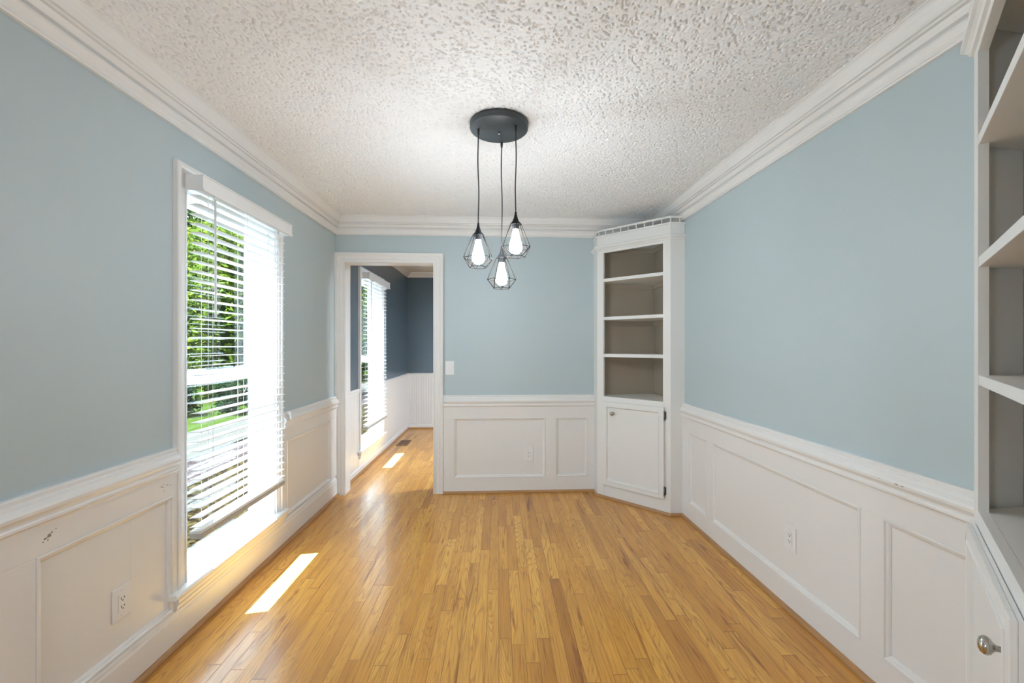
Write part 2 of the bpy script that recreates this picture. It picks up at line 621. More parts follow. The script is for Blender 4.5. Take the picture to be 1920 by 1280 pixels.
# chair rails, wainscot, baseboards, shoe moldings
struct(MB().run(FL, CHAIR, 0.5, W1[0] - .072).build('trim_4', M['white']), 'white chair rail on the left wall, camera side of the window', 'chair rail')
struct(MB().run(FL, CHAIR, W1[1] + .072, 3.866).build('trim_5', M['white']), 'short white chair rail between the window and the doorway', 'chair rail')
struct(MB().run(FB, CHAIR, 0.942, 2.289).build('trim_6', M['white']), 'white chair rail on the back wall beside the doorway', 'chair rail')
right_rail = struct(MB().run(FR, CHAIR, 1.19, 3.335).build('trim_7', M['white']), 'white chair rail along the right wall', 'chair rail')


def wainscot(name, F, u0, u1, panels, label, zb=0.137, zt=0.667, zlo=0.0):
    """flat frame with recessed panels; panels = list of (ua, ub)"""
    m = MB()
    m.box(F, u0, u1, 0, .76, 0, .006)
    m.box(F, u0, u1, zt, .765, .006, .020)
    e = u0
    for ua, ub in panels:
        m.box(F, e, ua, zb, zt, .006, .020)
        e = ub
    m.box(F, e, u1, zb, zt, .006, .020)
    o = struct(m.build(name, M['white'], bevel=.0015), label, 'wainscot')
    for ua, ub in panels:
        MB().rect(F, PANEL, ua, ub, zb, zt).build('panel_molding', M['white'], o)
    return o


left_panels = wainscot('trim_8', FL, 0.5, W1[0] - .072, [(0.70, 1.262), (1.378, 1.938)], 'white recessed wainscot panels left of the near window', .165, .668)
wainscot('trim_9', FL, W1[1] + .072, 3.866, [(2.96, 3.715)], 'white recessed wainscot panel between the window and the doorway', .180, .680)
wainscot('trim_10', FB, 0.942, 2.289, [(1.036, 1.847), (1.937, 2.229)], 'white recessed wainscot panels on the back wall')
wainscot('trim_11', FR, 1.19, 3.335, [(0.0 + 1.245, 1.607), (1.706, 2.876), (2.955, 3.215)], 'white recessed wainscot panels along the right wall')


def chips(F, w, spots, parent, seed):
    """small flakes of missing paint"""
    rg = random.Random(seed)
    for u, z, r, ar in spots:
        n = 9
        ring = []
        for k in range(n):
            a = 2 * PI * k / n
            q = r * rg.uniform(.5, 1.1)
            ring.append((u + q * ar * math.cos(a), z + q * math.sin(a)))
        m = MB().loft([[F(a, b, w) for a, b in ring], [F(a, b, w + .0004) for a, b in ring]])
        m.build('paint_chip', M['chip'], parent)


rg_ = random.Random(3)
spots_ = [(1.416, .722, .007, 1.3), (1.424, .728, .0035, 1.2), (1.405, .716, .004, 1.5), (1.398, .708, .003, 1), (1.412, .708, .003, 1), (1.437, .734, .002, 1.4)]
spots_ += [(1.905 + rg_.uniform(-.035, .03), .717 + rg_.uniform(-.016, .014), rg_.uniform(.0014, .003), 1.4) for _ in range(9)]
chips(FL, .0200, spots_, left_panels, 4)
MB().box(FL, 1.736, 1.7375, .186, .648, .0055, .0066).build('panel_seam', M['white'], left_panels)
LB = [(0, 0), (.024, 0), (.024, .128), (.021, .138), (.021, .150), (.012, .162), (0, .164)]
struct(MB().run(FL, LB, 0.5, 3.866).build('baseboard_left', M['white']), 'white baseboard along the left wall', 'baseboard')
struct(MB().box(FB, 0.942, 2.289, 0, .137, .006, .020).build('baseboard_back', M['white'], bevel=.0015), 'white baseboard along the back wall', 'baseboard')
struct(MB().box(FR, 1.19, 3.335, 0, .137, .006, .020).build('baseboard_right', M['white'], bevel=.0015), 'white baseboard along the right wall', 'baseboard')


def shoe(F, d, u0, u1, name, label):
    return struct(MB().run(F, [(w + d, z) for w, z in SHOE], u0, u1).build(name, M['oak']), label, 'shoe molding')


shoe(FL, .024, 0.5, 3.866, 'trim_12', 'oak shoe molding at the foot of the left wall')
shoe(FB, .020, 0.942, 2.285, 'trim_13', 'oak shoe molding at the foot of the back wall')
shoe(FR, .020, 1.19, 3.315, 'trim_14', 'oak shoe molding at the foot of the right wall')

chips(FR, .0405, [(1.531, .817, .0035, 3.0), (1.508, .8165, .0025, 3.5), (1.60, .818, .0015, 4)], right_rail, 8)

# doorway: casing and jamb lining
dr = struct(MB().casing(FB, [(t, w) for t, w in CASE], 0.085, 0.852, 0, 2.035).build('door_1', M['white']),
            'white cased doorway opening to the dark blue room', 'doorway')
jm = MB()
jm.box(FB, .073, .085, 0, 2.035, -.135, .010)
jm.box(FB, .852, .864, 0, 2.035, -.135, .010)
jm.box(FB, .073, .864, 2.035, 2.047, -.135, .010)
jm.build('jamb', M['white'], dr)
MB().casing(Frame(FB(0, 0, -.13), FB.u, -FB.n), CASE, 0.085, 0.852, 0, 2.035).build('rear_casing', M['white'], dr)
FN = Frame((0, NW, 0), (1, 0, 0), (0, 1, 0))
d2 = struct(MB().casing(FN, CASE, -1.30, 0.76, 0, 2.36).build('door_2', M['white']), 'white cased wide opening around the camera', 'doorway')
jm = MB()
jm.box(FW, -1.312, -1.30, 0, 2.36, NW - .13, NW + .01)
jm.box(FW, .76, .772, 0, 2.36, NW - .13, NW + .01)
jm.box(FW, -1.312, .772, 2.36, 2.372, NW - .13, NW + .01)
jm.build('jamb', M['white'], d2)

# ------------------------------------------------------------------ windows and blinds


def make_window(name, dy, label, top):
    u0, u1, z0, z1 = W1[0] + dy, W1[1] + dy, 0.24, top
    m = MB()                                             # jamb liner
    m.box(FL, u0 - .01, u0 + .012, z0, z1, -.15, .005)
    m.box(FL, u1 - .012, u1 + .01, z0, z1, -.15, .005)
    m.box(FL, u0, u1, z1 - .012, z1 + .01, -.15, .005)
    m.box(FL, u0 + .012, u0 + .034, z0, z1, -.145, -.062)      # vinyl tracks
    m.box(FL, u1 - .034, u1 - .012, z0, z1, -.145, -.062)
    m.box(FL, u0 + .012, u0 + .028, z0, z1, -.062, -.030)
    m.box(FL, u1 - .028, u1 - .012, z0, z1, -.062, -.030)
    m.box(FL, u0, u1, z1 - .030, z1 - .012, -.145, -.050)
    m.box(FL, u0, u1, z0 - .038, z0 + .003, -.17, -.045)
    o = struct(m.build(name, M['vinyl'], bevel=.0015), label, 'window')
    MB().casing(FL, WCASE, u0, u1, z0, z1).build('casing', M['white'], o)
    st = [(-.05, z0 - .024), (.046, z0 - .024), (.052, z0 - .018), (.052, z0 - .006), (.046, z0), (-.05, z0)]
    MB().run(FL, st, u0 - .116, u1 + .095).build('window_sill', M['white'], o)
    ap = [(0, z0 - .085), (.024, z0 - .085), (.030, z0 - .076), (.030, z0 - .062), (.036, z0 - .05), (.036, z0 - .035), (.042, z0 - .024), (0, z0 - .024)]
    MB().run(FL, ap, u0 - .085, u1 + .075).build('apron', M['white'], o)
    zm = 1.150
    # upper sash outside, lower sash inside
    for nm, za, zb, wa, wb, bot, topr in (('upper_sash', zm - .022, z1 - .012, -.135, -.105, .048, .052), ('lower_sash', z0, zm + .034, -.100, -.068, .062, .062)):
        s = MB()
        a, b = u0 + .030, u1 - .030
        s.box(FL, a, a + .068, za, zb, wa, wb)
        s.box(FL, b - .068, b, za, zb, wa, wb)
        s.box(FL, a + .068, b - .068, za, za + bot, wa, wb)
        s.box(FL, a + .068, b - .068, zb - topr, zb, wa, wb)
        so = s.build(nm, M['vinyl'], o, bevel=.003)
        g = MB()
        wm = (wa + wb) / 2
        g.box(FL, a + .06, b - .06, za + bot - .008, zb - topr + .008, wm - .002, wm + .002)
        g.build('pane', M['glass'], so)
        if nm == 'lower_sash':
            for q in (.22, .58):
                lk = MB().box(FL, u0 + q - .03, u0 + q + .03, zb, zb + .010, -.098, -.072)
                lk.build('sash_lock', M['vinyl'], so, bevel=.002)
    return o


make_window('window_1', 0.0, 'tall white double hung window behind the open blind on the left wall', W1[3])
make_window('window_2', DY2, 'tall white window seen through the doorway', W2[3])


def make_blind(dy, label, ztop=2.084):
    a, b = 2.020 + dy, 2.800 + dy
    o = thing('window_blind', FL(2.42 + dy, 1.2, .03), label, 'blind', 'horizontal slat window blinds')
    v = MB()
    v.box(FL, 2.005 + dy, 2.852 + dy, ztop - .062, ztop - .006, .092, .104)
    v.box(FL, 2.005 + dy, 2.852 + dy, ztop - .006, ztop, .088, .108)
    v.box(FL, 2.005 + dy, 2.852 + dy, ztop - .072, ztop - .062, .088, .108)
    v.box(FL, 2.005 + dy, 2.013 + dy, ztop - .07, ztop - .002, .026, .095)
    v.box(FL, 2.844 + dy, 2.852 + dy, ztop - .07, ztop - .002, .026, .095)
    v.build('valance', M['plastic'], o, bevel=.002)
    MB().box(FL, a, b, ztop - .055, ztop - .012, .030, .084).build('headrail', M['vinyl'], o)
    s = MB()
    rnd = random.Random(5 + int(dy))
    n = 36
    z_hi, z_lo = ztop - .088, .490
    for i in range(n):
        z = z_lo + (z_hi - z_lo) * i / (n - 1) + rnd.uniform(-.0012, .0012)
        t = rnd.uniform(-.0012, .0012)
        c = .0018
        prof = [(.033, z - .0013 - t), (.0455, z - .0013 + c - t / 2), (.058, z - .0013 + c), (.0705, z - .0013 + c + t / 2), (.083, z - .0013 + t),
                (.083, z + .0013 + t), (.0705, z + .0013 + c + t / 2), (.058, z + .0013 + c), (.0455, z + .0013 + c - t / 2), (.033, z + .0013 - t)]
        s.run(FL, prof, a + rnd.uniform(-.002, .002), b + rnd.uniform(-.002, .002))
    s.build('slats', M['slat'], o)
    e = MB()
    for k in range(3):
        e.box(FL, a, b, .462 + .0045 * k, .465 + .0045 * k, .033, .083)
    e.build('stacked_slats', M['slat'], o)
    MB().box(FL, a, b, .438, .4605, .032, .084).build('bottom_rail', M['rail_shade'], o, bevel=.003)
    for u in (a + .082, (a + b) / 2 - .02, b - .085):
        l = MB()
        for w in (.0315, .0845):
            l.tube([FL(u, ztop - .06, w), FL(u, .45, w)], .0009, 5)
        l.tube([FL(u + .008, ztop - .06, .058), FL(u + .008, .45, .058)], .0009, 5)
        l.build('ladder_cord', M['slat'], o)
    w = MB()
    w.tube([FL(a + .078, ztop - .062, .096), FL(a + .078, ztop - .085, .098)], .0025, 8)
    w.tube([FL(a + .078, ztop - .085, .098), FL(a + .078, 1.46, .100), FL(a + .078, 1.445, .100)], [.0048, .0052, .006], 10)
    w.build('tilt_wand', M['plastic'], o)
    c = MB()
    c.tube([FL(b - .10, ztop - .06, .090), FL(b - .095, 1.5, .090), FL(b - .09, .95, .089)], .0011, 5)
    c.lathe(FL(b - .09, .95, .089), (0, 0, -1), [(.002, 0), (.006, .01), (.007, .03), (.004, .036)], 10)
    c.build('lift_cord', M['slat'], o)
    return o


make_blind(0.0, 'white slat blind with bottom rail greyed for shade over the near window on the pale blue wall')
make_blind(DY2, 'white slat blind on the dark blue wall seen through the doorway', 2.064)

ck = MB()
ck.box(FL, 2.945, 2.957, .855, .872, .030, .041)
ck.lathe(FL(2.951, .866, .041), FL.n, [(.008, 0), (.0085, .008), (.006, .012), (.0, .013)], 14)
ck.tube([FL(2.951, .856, .043), FL(2.951, .835, .046), FL(2.951, .822, .052)], [.006, .005, .004], 10)
tag(ck.build('cord_cleat', M['plastic'], off=FL(0, 0, 0) * 0), 'small white plastic cord cleat on the chair rail beside the near window', 'cord cleat')

# ------------------------------------------------------------------ room beyond the doorway
HR = [(0, .868), (.012, .868), (.020, .862), (.022, .852), (.016, .842), (.014, .825), (0, .825)]
HC = [(0, 2.365), (.012, 2.365), (.018, 2.378), (.03, 2.395), (.05, 2.412), (.062, 2.425), (.066, 2.445), (0, 2.445)]
FH = Frame((-1.43, 6.9, 0), (1, 0, 0), (0, -1, 0))


def beadboard(name, F, u0, u1, label):
    m = MB()
    m.box(F, u0, u1, .06, .83, 0, .006)
    u = u0
    while u < u1 - .004:
        e = min(u + .0375, u1)
        m.box(F, u, e - .004, .06, .83, .006, .011)
        u = e
    return struct(m.build(name, M['white'], bevel=.001), label, 'wainscot')


beadboard('trim_15', FL, 4.0, W2[0] - .072, 'narrow white beadboard between the doorway and the far window')
beadboard('trim_16', FL, W2[1] + .072, 6.9, 'white beadboard on the dark blue wall beyond the far window')
beadboard('trim_17', FH, 0, 4.3, 'white beadboard along the far wall through the doorway')
m = MB().box(FL, W2[0] - .072, W2[1] + .072, .06, .17, 0, .011)
struct(m.build('trim_18', M['white']), 'white board under the far window', 'wainscot')
struct(MB().run(FL, HR, 4.0, W2[0] - .072).build('trim_19', M['white']), 'white cap rail on the dark blue wall, doorway side of the far window', 'chair rail')
struct(MB().run(FL, HR, W2[1] + .072, 6.9).build('trim_20', M['white']), 'white cap rail on the dark blue wall beyond the far window', 'chair rail')
struct(MB().run(FH, HR, 0, 4.3).build('trim_21', M['white']), 'white cap rail along the far wall', 'chair rail')
struct(MB().run(FL, HC, 4.0, 6.95).build('trim_22', M['white']), 'small white crown molding above the far window wall', 'crown molding')
struct(MB().run(FH, HC, 0, 4.3).build('trim_23', M['white']), 'small white crown molding along the far wall', 'crown molding')
HB = [(0, 0), (.018, 0), (.018, .062), (.010, .072), (0, .074)]
struct(MB().run(FL, HB, 4.0, 6.9).build('baseboard_hall_left', M['white']), 'white baseboard under the far window', 'baseboard')
struct(MB().run(FH, HB, 0, 4.3).build('baseboard_hall_back', M['white']), 'white baseboard along the far wall', 'baseboard')
shoe(FL, .018, 4.0, 6.9, 'trim_24', 'oak shoe molding under the far window')
shoe(FH, .018, 0, 4.3, 'trim_25', 'oak shoe molding along the far wall')

vt = thing('floor_vent', (-1.265, 5.895, 0.0), 'brown metal floor register in the oak floor through the doorway', 'floor vent')
m = MB()
m.box(FW, -1.340, -1.320, 0, .005, 5.73, 6.06)
m.box(FW, -1.210, -1.190, 0, .005, 5.73, 6.06)
m.box(FW, -1.320, -1.210, 0, .005, 5.73, 5.755)
m.box(FW, -1.320, -1.210, 0, .005, 6.035, 6.06)
m.box(FW, -1.270, -1.260, 0, .004, 5.755, 6.035)
m.build('vent_frame', M['vent'], vt, bevel=.001)
MB().box(FW, -1.32, -1.21, 0, .0012, 5.755, 6.035).build('duct', M['slot'], vt)
m = MB()
for k in range(18):
    y = 5.765 + k * .0155
    m.box(FW, -1.318, -1.272, .001, .0035, y, y + .007)
    m.box(FW, -1.258, -1.212, .001, .0035, y, y + .007)
m.build('louver', M['vent'], vt)

# ------------------------------------------------------------------ outlets and switch


def make_outlet(F, uc, zc, w, label):
    o = thing('wall_outlet', F(uc, zc, w), label, 'outlet', 'white wall outlets')
    p = MB().box(F, uc - .040, uc + .040, zc - .0615, zc + .0615, w, w + .006)
    p.build('cover_plate', M['plastic'], o, bevel=.003)
    r = MB().box(F, uc - .0168, uc + .0168, zc - .0335, zc + .0335, w + .006, w + .0085)
    ro = r.build('receptacle', M['plastic'], o, bevel=.0008)
    s = MB()
    for dz in (.017, -.013):
        s.box(F, uc - .0078, uc - .0052, zc + dz - .004, zc + dz + .0045, w + .0083, w + .0090)
        s.box(F, uc + .0052, uc + .0078, zc + dz - .003, zc + dz + .0035, w + .0083, w + .0090)
        s.lathe(F(uc, zc + dz - .0085, w + .0083), F.n, [(.0026, 0), (.0026, .0007)], 10, False)
    s.build('slot', M['slot'], ro)
    for dz in (.047, -.047):
        MB().lathe(F(uc, zc + dz, w + .006), F.n, [(.0032, 0), (.003, .001), (.0, .0012)], 12).build('screw', M['plastic'], o)
    return o


make_outlet(FL, 1.692, .349, .006, 'white wall outlet on the left wall panel in front of the window')
make_outlet(FB, 1.700, .336, .006, 'white wall outlet on the back wall panel beside the doorway')
make_outlet(FR, 2.130, .357, .006, 'white wall outlet on the long right wall panel')

sw = thing('light_switch', FB(.996, 1.11, 0), 'white rocker light switch on the pale blue wall beside the doorway', 'light switch')
MB().box(FB, .956, 1.036, 1.0485, 1.1715, 0, .006).build('cover_plate', M['plastic'], sw, bevel=.003)
rk = MB().upright(FB, [(.979, .006), (.979, .0085), (1.013, .0085), (1.013, .006)], 1.0765, 1.1435)
rk.run(FB, [(.0085, 1.080), (.0085, 1.140), (.0125, 1.140)], .981, 1.011)
rk.build('rocker', M['plastic'], sw)
for dz in (.047, -.047):
    MB().lathe(FB(.996, 1.11 + dz, .006), FB.n, [(.0032, 0), (.003, .001), (.0, .0012)], 12).build('screw', M['plastic'], sw)

# ------------------------------------------------------------------ corner cabinets


def make_cabinet(label, P0, P1, corner, A, C, cleat_gap, group, knob_u, door_u):
    """P0 knob end and P1 hinge end of the diagonal front; A and C where the two short sides meet the walls"""
    P0, P1, corner, A, C = [Vector((p[0], p[1], 0)) for p in (P0, P1, corner, A, C)]
    u = (P1 - P0).normalized()
    mid = (P0 + P1) / 2
    n = (mid - corner)
    n = (n - u * n.dot(u)).normalized()
    F = Frame(P0, u, n)
    W = (P1 - P0).length
    o = thing('corner_cabinet', (mid.x, mid.y, 0), label, 'cabinet', group)
    s0, s1 = .063, W - .061                               # opening
    t = .022
    ff = MB()
    ff.box(F, 0, s0, 0, 2.258, -t, 0)
    ff.box(F, s1, W, 0, 2.258, -t, 0)
    ff.box(F, s0, s1, 2.106, 2.258, -t, 0)
    ff.box(F, s0, s1, .800, .873, -t, 0)
    ff.box(F, s0, s1, 0, .160, -t, 0)
    ff.build('face_frame', M['cab'], o, bevel=.0012)

    def side(Pa, Pw):
        d = (Pw - Pa)
        Lg = d.length
        d.normalize()
        nn = Vector((-d.y, d.x, 0))
        if nn.dot(mid - Pa) > 0:
            nn = -nn
        return Frame(Pa, d, nn), Lg

    FA, LA = side(P0, A)
    FC, LC = side(P1, C)
    for f, l in ((FA, LA), (FC, LC)):
        MB().box(f, 0.0005, l, 0, 2.258, -.018, 0).build('side_panel', M['cab'], o, bevel=.0012)
    # plan polygon inside the shell
    cen = (P0 + P1 + corner + A + C) / 5

    def inset(d):
        pts = [P0, P1, C, corner, A]
        res = []
        for i, p in enumerate(pts):
            a, b = pts[i - 1], pts[(i + 1) % 5]
            d1, d2 = (p - a).normalized(), (b - p).normalized()
            n1, n2 = Vector((-d1.y, d1.x, 0)), Vector((-d2.y, d2.x, 0))
            if n1.dot(cen - p) < 0:
                n1 = -n1
            if n2.dot(cen - p) < 0:
                n2 = -n2
            k = (n1 + n2)
            res.append(p + k * (d / (1 + n1.dot(n2))))
        return res

    ins = inset(.012)
    for Pa, Pb in ((ins[2], corner), (corner, ins[4])):     # interior backs lie on the two walls
        d = (Pb - Pa)
        nn = Vector((-d.y, d.x, 0)).normalized()
        if nn.dot(mid - corner) < 0:
            nn = -nn
        f = Frame(Pa, d, nn)
        MB().box(f, 0, d.length, .10, 2.20, .004, .012).build('back_panel', M['taupe'], o)
    # shelves fill the opening; front edge flush with the frame
    e0, e1 = F(s0, 0, -.002), F(s1, 0, -.002)
    q0, q1 = F(s0, 0, -t), F(s1, 0, -t)
    i2 = inset(.020)
    i3 = inset(.024)
    for zt in (1.884, 1.555, 1.238):
        poly = [(p.x, p.y) for p in (e0, e1, q1, F(W - .03, 0, -t - .001), i2[2], i2[3], i2[4], F(.03, 0, -t - .001), q0)]
        MB().plan(poly, zt - .027, zt).build('shelf', M['cab'], o, bevel=.001)
    low = [(p.x, p.y) for p in (F(.03, 0, -t), F(W - .03, 0, -t), i2[2], i2[3], i2[4])]
    MB().plan(low, .853, .873).build('counter_shelf', M['cab'], o)
    MB().plan(low, 2.180, 2.200).build('top_board', M['cab'], o)
    MB().plan(low, .125, .143).build('floor_board', M['cab'], o)
    # cleats under the shelves, along both walls
    for Pw, g in ((C, cleat_gap), (A, cleat_gap)):
        d = (Pw - corner)
        nn = Vector((-d.y, d.x, 0)).normalized()
        if nn.dot(mid - corner) < 0:
            nn = -nn
        f = Frame(corner, d, nn)
        for zt in (1.857, 1.528, 1.211, 2.180):
            MB().box(f, .014, d.length - .02 - g, zt - .042, zt, .012, .030).build('cleat', M['taupe'], o)
    # frieze lip, wrapped around front and sides
    lip = [(0, 2.128), (.008, 2.128), (.011, 2.137), (.018, 2.143), (.026, 2.146), (.026, 2.160), (.020, 2.166), (0, 2.166)]
    cap = [(0, 2.246), (.010, 2.246), (.010, 2.258), (0, 2.258)]

    def corner_dir(fa, fb):
        """offset vector that keeps a wrapped molding at distance 1 from both faces"""
        k = fa.n + fb.n
        return k / (1 + fa.n.dot(fb.n))
    k0, k1 = corner_dir(F, FA), corner_dir(F, FC)
    for nm, prof in (('frieze_molding', lip), ('cap_molding', cap), ('shoe_molding', SHOE)):
        rings = []
        for base, k in ((P0 + FA.u * (LA - .0), FA.n), (P0, k0), (P1, k1), (P1 + FC.u * LC, FC.n)):
            rings.append([base + k * w + Vector((0, 0, z)) for w, z in prof])
        MB().loft(rings).build(nm, M['oak'] if nm == 'shoe_molding' else M['cab'], o)
    # gallery rail with turned spindles
    gi = -.012
    path = [P0 + FA.u * (LA - .01) + FA.n * gi, P0 + k0 * gi, P1 + k1 * gi, P1 + FC.u * (LC - .02) + FC.n * gi]
    pts = []
    r0 = .03
    a, b = path[0], path[1]
    pts.append(a)
    for q in range(7):                                     # eased corner at the knob end
        s = q / 6
        pA = b + (a - b).normalized() * r0
        pB = b + (path[2] - b).normalized() * r0
        pts.append(pA * (1 - s) ** 2 + b * 2 * s * (1 - s) + pB * s * s)
    pts += [path[2], path[3]]
    rail = MB()
    for z0, z1, hw in ((2.295, 2.310, .008), (2.258, 2.2625, .008)):
        L_, R_ = [], []
        for i, p in enumerate(pts):
            d = (pts[min(i + 1, len(pts) - 1)] - pts[max(i - 1, 0)]).normalized()
            s = Vector((-d.y, d.x, 0)) * hw
            L_.append(p + s)
            R_.append(p - s)
        rail.loft([[l + Vector((0, 0, z0)), r + Vector((0, 0, z0)), r + Vector((0, 0, z1)), l + Vector((0, 0, z1))] for l, r in zip(L_, R_)])
    gr = rail.build('gallery_rail', M['cab'], o)
    spots = [path[1] + (path[2] - path[1]) * (i / 9.0) for i in range(10)]
    spots[0] = pts[4]
    spots += [path[0] + (path[1] - path[0]) * .35, path[2] + (path[3] - path[2]) * .82]
    for p in spots:
        MB().lathe((p.x, p.y, 2.262), (0, 0, 1), [(.0062, 0), (.0062, .005), (.0042, .008), (.0056, .013), (.0066, .017), (.0056, .021), (.0042, .026), (.0062, .029), (.0062, .034)], 10).build('spindle', M['cab'], gr)
    # door
    a, b, c, d = door_u, W - .047, .122, .832
    dm = MB()
    dm.box(F, a, b, c, d, .001, .010)
    sw_ = .042
    dm.box(F, a, a + sw_, c, d, .010, .021)
    dm.box(F, b - sw_, b, c, d, .010, .021)
    dm.box(F, a + sw_, b - sw_, c, c + sw_, .010, .021)
    dm.box(F, a + sw_, b - sw_, d - sw_, d, .010, .021)
    do = dm.build('door', M['cab'], o, bevel=.002)
    bead = [(0, .010), (0, .0235), (.004, .025), (.008, .0235), (.011, .018), (.014, .010)]
    MB().rect(F, bead, a + sw_ - .006, b - sw_ + .006, c + sw_ - .006, d - sw_ + .006).build('door_molding', M['cab'], do)
    kn = MB()
    kn.lathe(F(knob_u, .738, .010), n, [(.0, 0), (.011, 0), (.011, .002), (.0075, .004), (.0055, .009), (.0055, .016), (.008, .020), (.0145, .024), (.0172, .029),
                                     (.0168, .034), (.013, .039), (.007, .0415), (.0, .042)], 28)
    kn.build('knob', M['nickel'], do)
    for zh in (.768, .183):
        h = MB()
        h.box(F, b + .001, b + .013, zh - .030, zh + .030, .0002, .003)
        h.tube([F(b + .003, zh - .032, .016), F(b + .003, zh + .032, .016)], .005, 12)
        h.lathe(F(b + .003, zh + .032, .016), (0, 0, 1), [(.005, 0), (.003, .003), (.004, .006), (0, .009)], 10)
        h.lathe(F(b + .003, zh - .032, .016), (0, 0, -1), [(.005, 0), (.003, .003), (.004, .006), (0, .009)], 10)
        h.box(F, b + .001, b + .005, zh - .028, zh + .028, .003, .016)
        h.build('hinge', M['hinge'], do)
    return o


def wr(y, w=0):                                            # a point of the right wall at depth y
    return FR.o + FR.u * y + FR.n * w


P0f, P1f = (.859, 3.788), (1.321, 3.323)
ub = (Vector((P0f[0], P0f[1], 0)) - FB.o).dot(FB.u)
Af = FB.o + FB.u * ub
ur = (Vector((P1f[0], P1f[1], 0)) - FR.o).dot(FR.u)
Cf = FR.o + FR.u * ur
d = FB.u.cross(FR.u).z
tt = (FR.o - FB.o).cross(FR.u).z / d
corner_f = FB.o + FB.u * tt
make_cabinet('white corner cabinet standing beside the back wall, its closed door and shelves all in view', P0f, P1f, corner_f, Af, Cf, 0.0, 'built-in corner cabinets', .165, .061)

P1n = Vector((1.330, 1.184, 0))
dirn = Vector((math.sin(math.radians(42.3)), math.cos(math.radians(42.3)), 0))
P0n = P1n - dirn * .655
An = Vector((P0n.x, NW, 0))
ur = (P1n - FR.o).dot(FR.u)
Cn = FR.o + FR.u * ur
cn_ = FR.o + FR.u * NW
make_cabinet('white corner cabinet cut off by the right edge of the photo, close to the camera', P0n, P1n, cn_, An, Cn, 0.20, 'built-in corner cabinets', .125, .050)

# ------------------------------------------------------------------ pendant light
CX, CY = 0.002, 2.212
pl = thing('pendant_light', (CX, CY, CZ), 'black three-light pendant with wire cages hanging from the white ceiling', 'pendant light')
cp = MB().lathe((CX, CY, CZ), (0, 0, -1), [(.0, 0), (.140, 0), (.140, .003), (.147, .006), (.147, .020), (.144, .024), (.1435, .027), (.146, .029), (.146, .034), (.141, .0385), (.0, .0395)], 72)
cpo = cp.build('canopy', M['black'], pl)
MB().lathe((CX + .001, CY + .018, CZ - .0395), (0, 0, -1), [(.006, 0), (.0065, .006), (.005, .010), (.003, .0125), (.0, .013)], 16).build('screw', M['nickel'], cpo)
rnd = random.Random(11)
for (px, py, ztop, rot) in ((-.102, 2.200, 1.929, .35), (.016, 2.340, 1.842, .05), (.084, 2.160, 1.974, .62)):
    c = MB()
    n = 22
    ph = rnd.uniform(0, 6)
    path = []
    for i in range(n + 1):
        s = i / n
        z = CZ - .040 + (ztop - CZ + .040) * s
        k = math.sin(s * PI)
        path.append((px + .003 * k * math.sin(7 * s + ph), py + .003 * k * math.cos(6 * s + ph), z))
    c.tube(path, .0030, 8)
    co = c.build('cord', M['cord'], pl)
    MB().lathe((px, py, CZ - .0395), (0, 0, -1), [(.006, 0), (.0065, .005), (.0062, .016), (.0042, .030), (.0, .030)], 16).build('cord_grip', M['cord'], co)
    cap = MB().lathe((px, py, ztop), (0, 0, -1), [(.0, 0), (.0045, 0), (.0055, .012), (.0095, .028), (.0165, .046), (.025, .056), (.0275, .058), (.0275, .063), (.019, .064), (.017, .066), (.017, .086), (.0, .086)], 32)
    cap.build('socket_cap', M['cap'], co)
    w = MB()
    N6 = 6
    zt, zm, zb = ztop - .062, ztop - .176, ztop - .222

    def ringpt(r, z, k, half=0.0):
        a = rot + 2 * PI * (k + half) / N6
        return Vector((px + r * math.cos(a), py + r * math.sin(a), z))
    T = [ringpt(.0285, zt, k) for k in range(N6)]
    Mi = [ringpt(.076, zm, k) for k in range(N6)]
    Bo = [ringpt(.046, zb, k, .5) for k in range(N6)]
    for k in range(N6):
        j = (k + 1) % N6
        for p, q in ((T[k], T[j]), (T[k], Mi[k]), (Mi[k], Mi[j]), (Mi[k], Bo[k]), (Mi[j], Bo[k]), (Bo[k], Bo[j])):
            w.tube([p, q], .0016, 6)
    w.build('wire_cage', M['bronze'], co)
    zb0 = ztop - .083
    b = MB().lathe((px, py, zb0), (0, 0, -1), [(.0, 0), (.0135, 0), (.0140, .012), (.0165, .026), (.0215, .046), (.0275, .068), (.0315, .086), (.0320, .097), (.0285, .110), (.020, .119), (.008, .1235), (.0, .124)], 32)
    bo = b.build('bulb', M['bulb'], co)

# ------------------------------------------------------------------ added out-of-view fill lamps in the two neighbouring rooms


def hall_fill_panel(x, y, sx, sy, power, label):
    o = thing('hall_fill_light', (x, y, CZ), label, 'ceiling light', 'added fill lights of the room beyond')
    m = MB()
    m.box(FW, x - sx / 2 - .03, x + sx / 2 + .03, CZ - .03, CZ, y - sy / 2 - .03, y + sy / 2 + .03)
    m.build('housing', M['plastic'], o, bevel=.004)
    MB().box(FW, x - sx / 2, x + sx / 2, CZ - .036, CZ - .030, y - sy / 2, y + sy / 2).build('diffuser', M['diffuser'], o)
    area_lamp('lamp', (0, 0, -.045), sx, sy, power, o, (0.80, 0.90, 1.0))



def fill_globe(x, y, z, label):
    o = thing('fill_globe', (x, y, CZ), label, 'pendant light', 'added fill globes of the room behind')
    MB().lathe((x, y, CZ), (0, 0, -1), [(.0, 0), (.06, 0), (.06, .02), (.0, .022)], 24).build('canopy', M['black'], o)
    MB().tube([(x, y, CZ - .02), (x, y, z + .12)], .003, 8).build('cord', M['cord'], o)
    n = 14
    prof = [(.12 * math.sin(PI * i / n), -.12 * math.cos(PI * i / n)) for i in range(n + 1)]
    MB().lathe((x, y, z), (0, 0, 1), prof, 28).build('globe', M['globe'], o)


